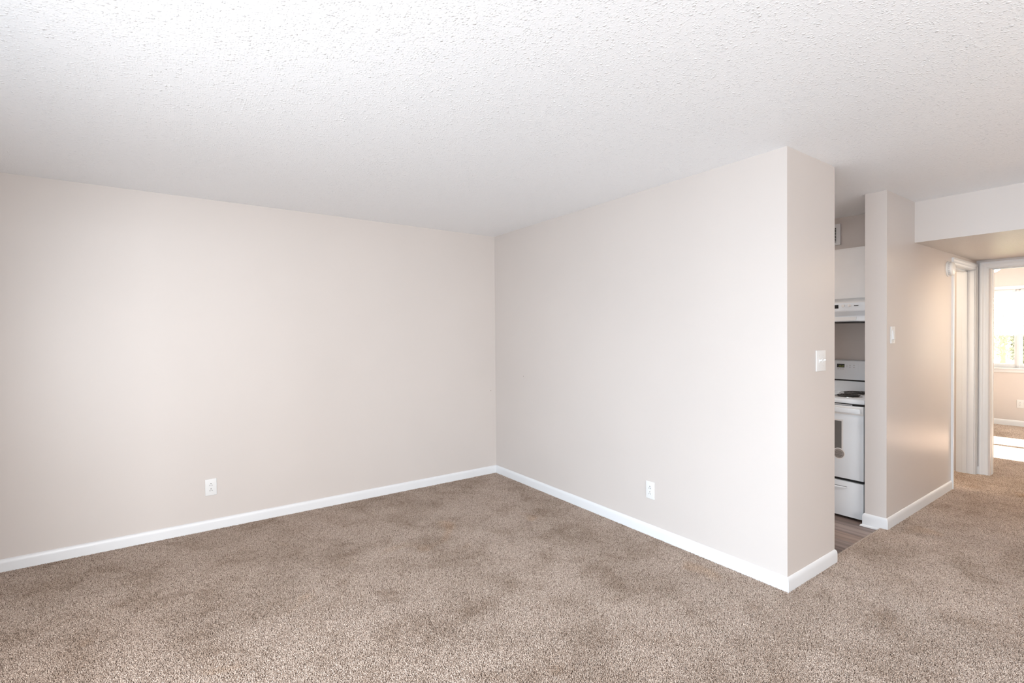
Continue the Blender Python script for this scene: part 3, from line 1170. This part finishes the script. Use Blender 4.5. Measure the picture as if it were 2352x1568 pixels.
def tuft_patch(seed):
    rg = random.Random(seed)
    verts, faces, tints = [], [], []
    n = 50
    st_ = PS / n
    for ix in range(n):
        for iy in range(n):
            x = -PS / 2 + (ix + .5 + rg.uniform(-.42, .42)) * st_
            y = -PS / 2 + (iy + .5 + rg.uniform(-.42, .42)) * st_
            az = rg.uniform(0, 2 * math.pi)
            lean = math.radians(rg.uniform(20, 74))
            L = rg.uniform(.0078, .0115)
            r0 = rg.uniform(.0015, .0024)
            t = max(0.0, min(1.0, rg.gauss(.55, .27)))
            p = Vector((x, y, 0.0))
            th = lean * .35
            base = len(verts)
            ca, sa = math.cos(az), math.sin(az)
            side = Vector((-sa, ca, 0))
            segs = 3
            for s in range(segs):
                d = Vector((ca * math.sin(th), sa * math.sin(th), math.cos(th)))
                upv = side.cross(d)
                rr = r0 * (.9, 1.1, .95)[s]
                for q in range(3):
                    a = 2 * math.pi * q / 3 + .5
                    verts.append(p + side * (rr * math.cos(a)) + upv * (rr * math.sin(a)))
                    tints.append(t * (.35, .85, 1.0)[s])  # tuft roots darkened in colour, painting shade into the gaps
                p = p + d * (L / segs)
                th += lean * .5
            verts.append(p)
            tints.append(t)
            for s in range(segs - 1):
                b0 = base + 3 * s
                for q in range(3):
                    q2 = (q + 1) % 3
                    faces.append((b0 + q, b0 + q2, b0 + 3 + q2, b0 + 3 + q))
            b0 = base + 3 * (segs - 1)
            tip = base + 3 * segs
            for q in range(3):
                faces.append((b0 + q, b0 + (q + 1) % 3, tip))
    me = bpy.data.meshes.new('carpet_tufts')
    me.from_pydata([tuple(v) for v in verts], [], faces)
    at = me.attributes.new('tint', 'FLOAT', 'POINT')
    at.data.foreach_set('value', tints)
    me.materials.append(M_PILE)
    for p_ in me.polygons:
        p_.use_smooth = True
    return me


pts, rots, kinds = [], [], []
rg = random.Random(5)


def fill(x0, x1, y0, y1):
    """patch centres on the fixed grid whose cells lie in the rectangle"""
    i0, i1 = int(round((x0) / PS)), int(math.ceil((x1) / PS - 1e-6))
    j0, j1 = int(math.floor((y0 + 2.89) / PS + 1e-6)), int(math.ceil((y1 + 2.89) / PS - 1e-6))
    for i in range(i0, i1):
        for j in range(j0, j1):
            pts.append(((i + .5) * PS, (j + .5) * PS - 2.89, ZC + .002))
            rots.append(rg.randrange(4) * math.pi / 2)
            kinds.append(rg.randrange(5))


fill(-4.0, 0, -5.29, 0)               # living room
fill(0, 2.0, -5.29, -2.89)            # in front of the kitchen
fill(2.0, 7.6, -3.97, -2.89)          # hall and bedroom
fill(4.0, 7.6, -2.89, -1.8)           # bedroom
fill(3.0, 3.8, -2.89, -2.4)           # behind the hall doorway
pm = bpy.data.meshes.new('carpet_pile')
pm.from_pydata(pts, [], [])
pm.attributes.new('yaw', 'FLOAT', 'POINT').data.foreach_set('value', rots)
pm.attributes.new('pick', 'INT', 'POINT').data.foreach_set('value', kinds)
pm.materials.append(M_PILE)
pile = bpy.data.objects.new('carpet_pile', pm)
COL.objects.link(pile)
pile.parent = floor
pile['kind'] = 'stuff'
pile['label'] = 'beige cut carpet pile with darker trodden patches'
# the patches enter the node tree as meshes baked into Mesh-to-Instance via object references
tree = bpy.data.node_groups.new('carpet_tufting', 'GeometryNodeTree')
tree.interface.new_socket('Geometry', in_out='INPUT', socket_type='NodeSocketGeometry')
tree.interface.new_socket('Geometry', in_out='OUTPUT', socket_type='NodeSocketGeometry')
gi = tree.nodes.new('NodeGroupInput'); go = tree.nodes.new('NodeGroupOutput')
g2i = tree.nodes.new('GeometryNodeGeometryToInstance')
lib = []
for q in range(5):
    po = bpy.data.objects.new('carpet_tufts', tuft_patch(100 + q))
    lib.append(po)                     # data only: never linked to the scene
    oi = tree.nodes.new('GeometryNodeObjectInfo')
    oi.inputs['Object'].default_value = po
    oi.transform_space = 'ORIGINAL'
    tree.links.new(oi.outputs['Geometry'], g2i.inputs[0])
iop = tree.nodes.new('GeometryNodeInstanceOnPoints')
iop.inputs['Pick Instance'].default_value = True
na = tree.nodes.new('GeometryNodeInputNamedAttribute'); na.data_type = 'FLOAT'; na.inputs['Name'].default_value = 'yaw'
nk = tree.nodes.new('GeometryNodeInputNamedAttribute'); nk.data_type = 'INT'; nk.inputs['Name'].default_value = 'pick'
cx = tree.nodes.new('ShaderNodeCombineXYZ')
tree.links.new(na.outputs['Attribute'], cx.inputs['Z'])
e2r = tree.nodes.new('FunctionNodeEulerToRotation')
tree.links.new(cx.outputs[0], e2r.inputs[0])
tree.links.new(gi.outputs[0], iop.inputs['Points'])
tree.links.new(g2i.outputs[0], iop.inputs['Instance'])
tree.links.new(nk.outputs['Attribute'], iop.inputs['Instance Index'])
tree.links.new(e2r.outputs[0], iop.inputs['Rotation'])
tree.links.new(iop.outputs[0], go.inputs[0])
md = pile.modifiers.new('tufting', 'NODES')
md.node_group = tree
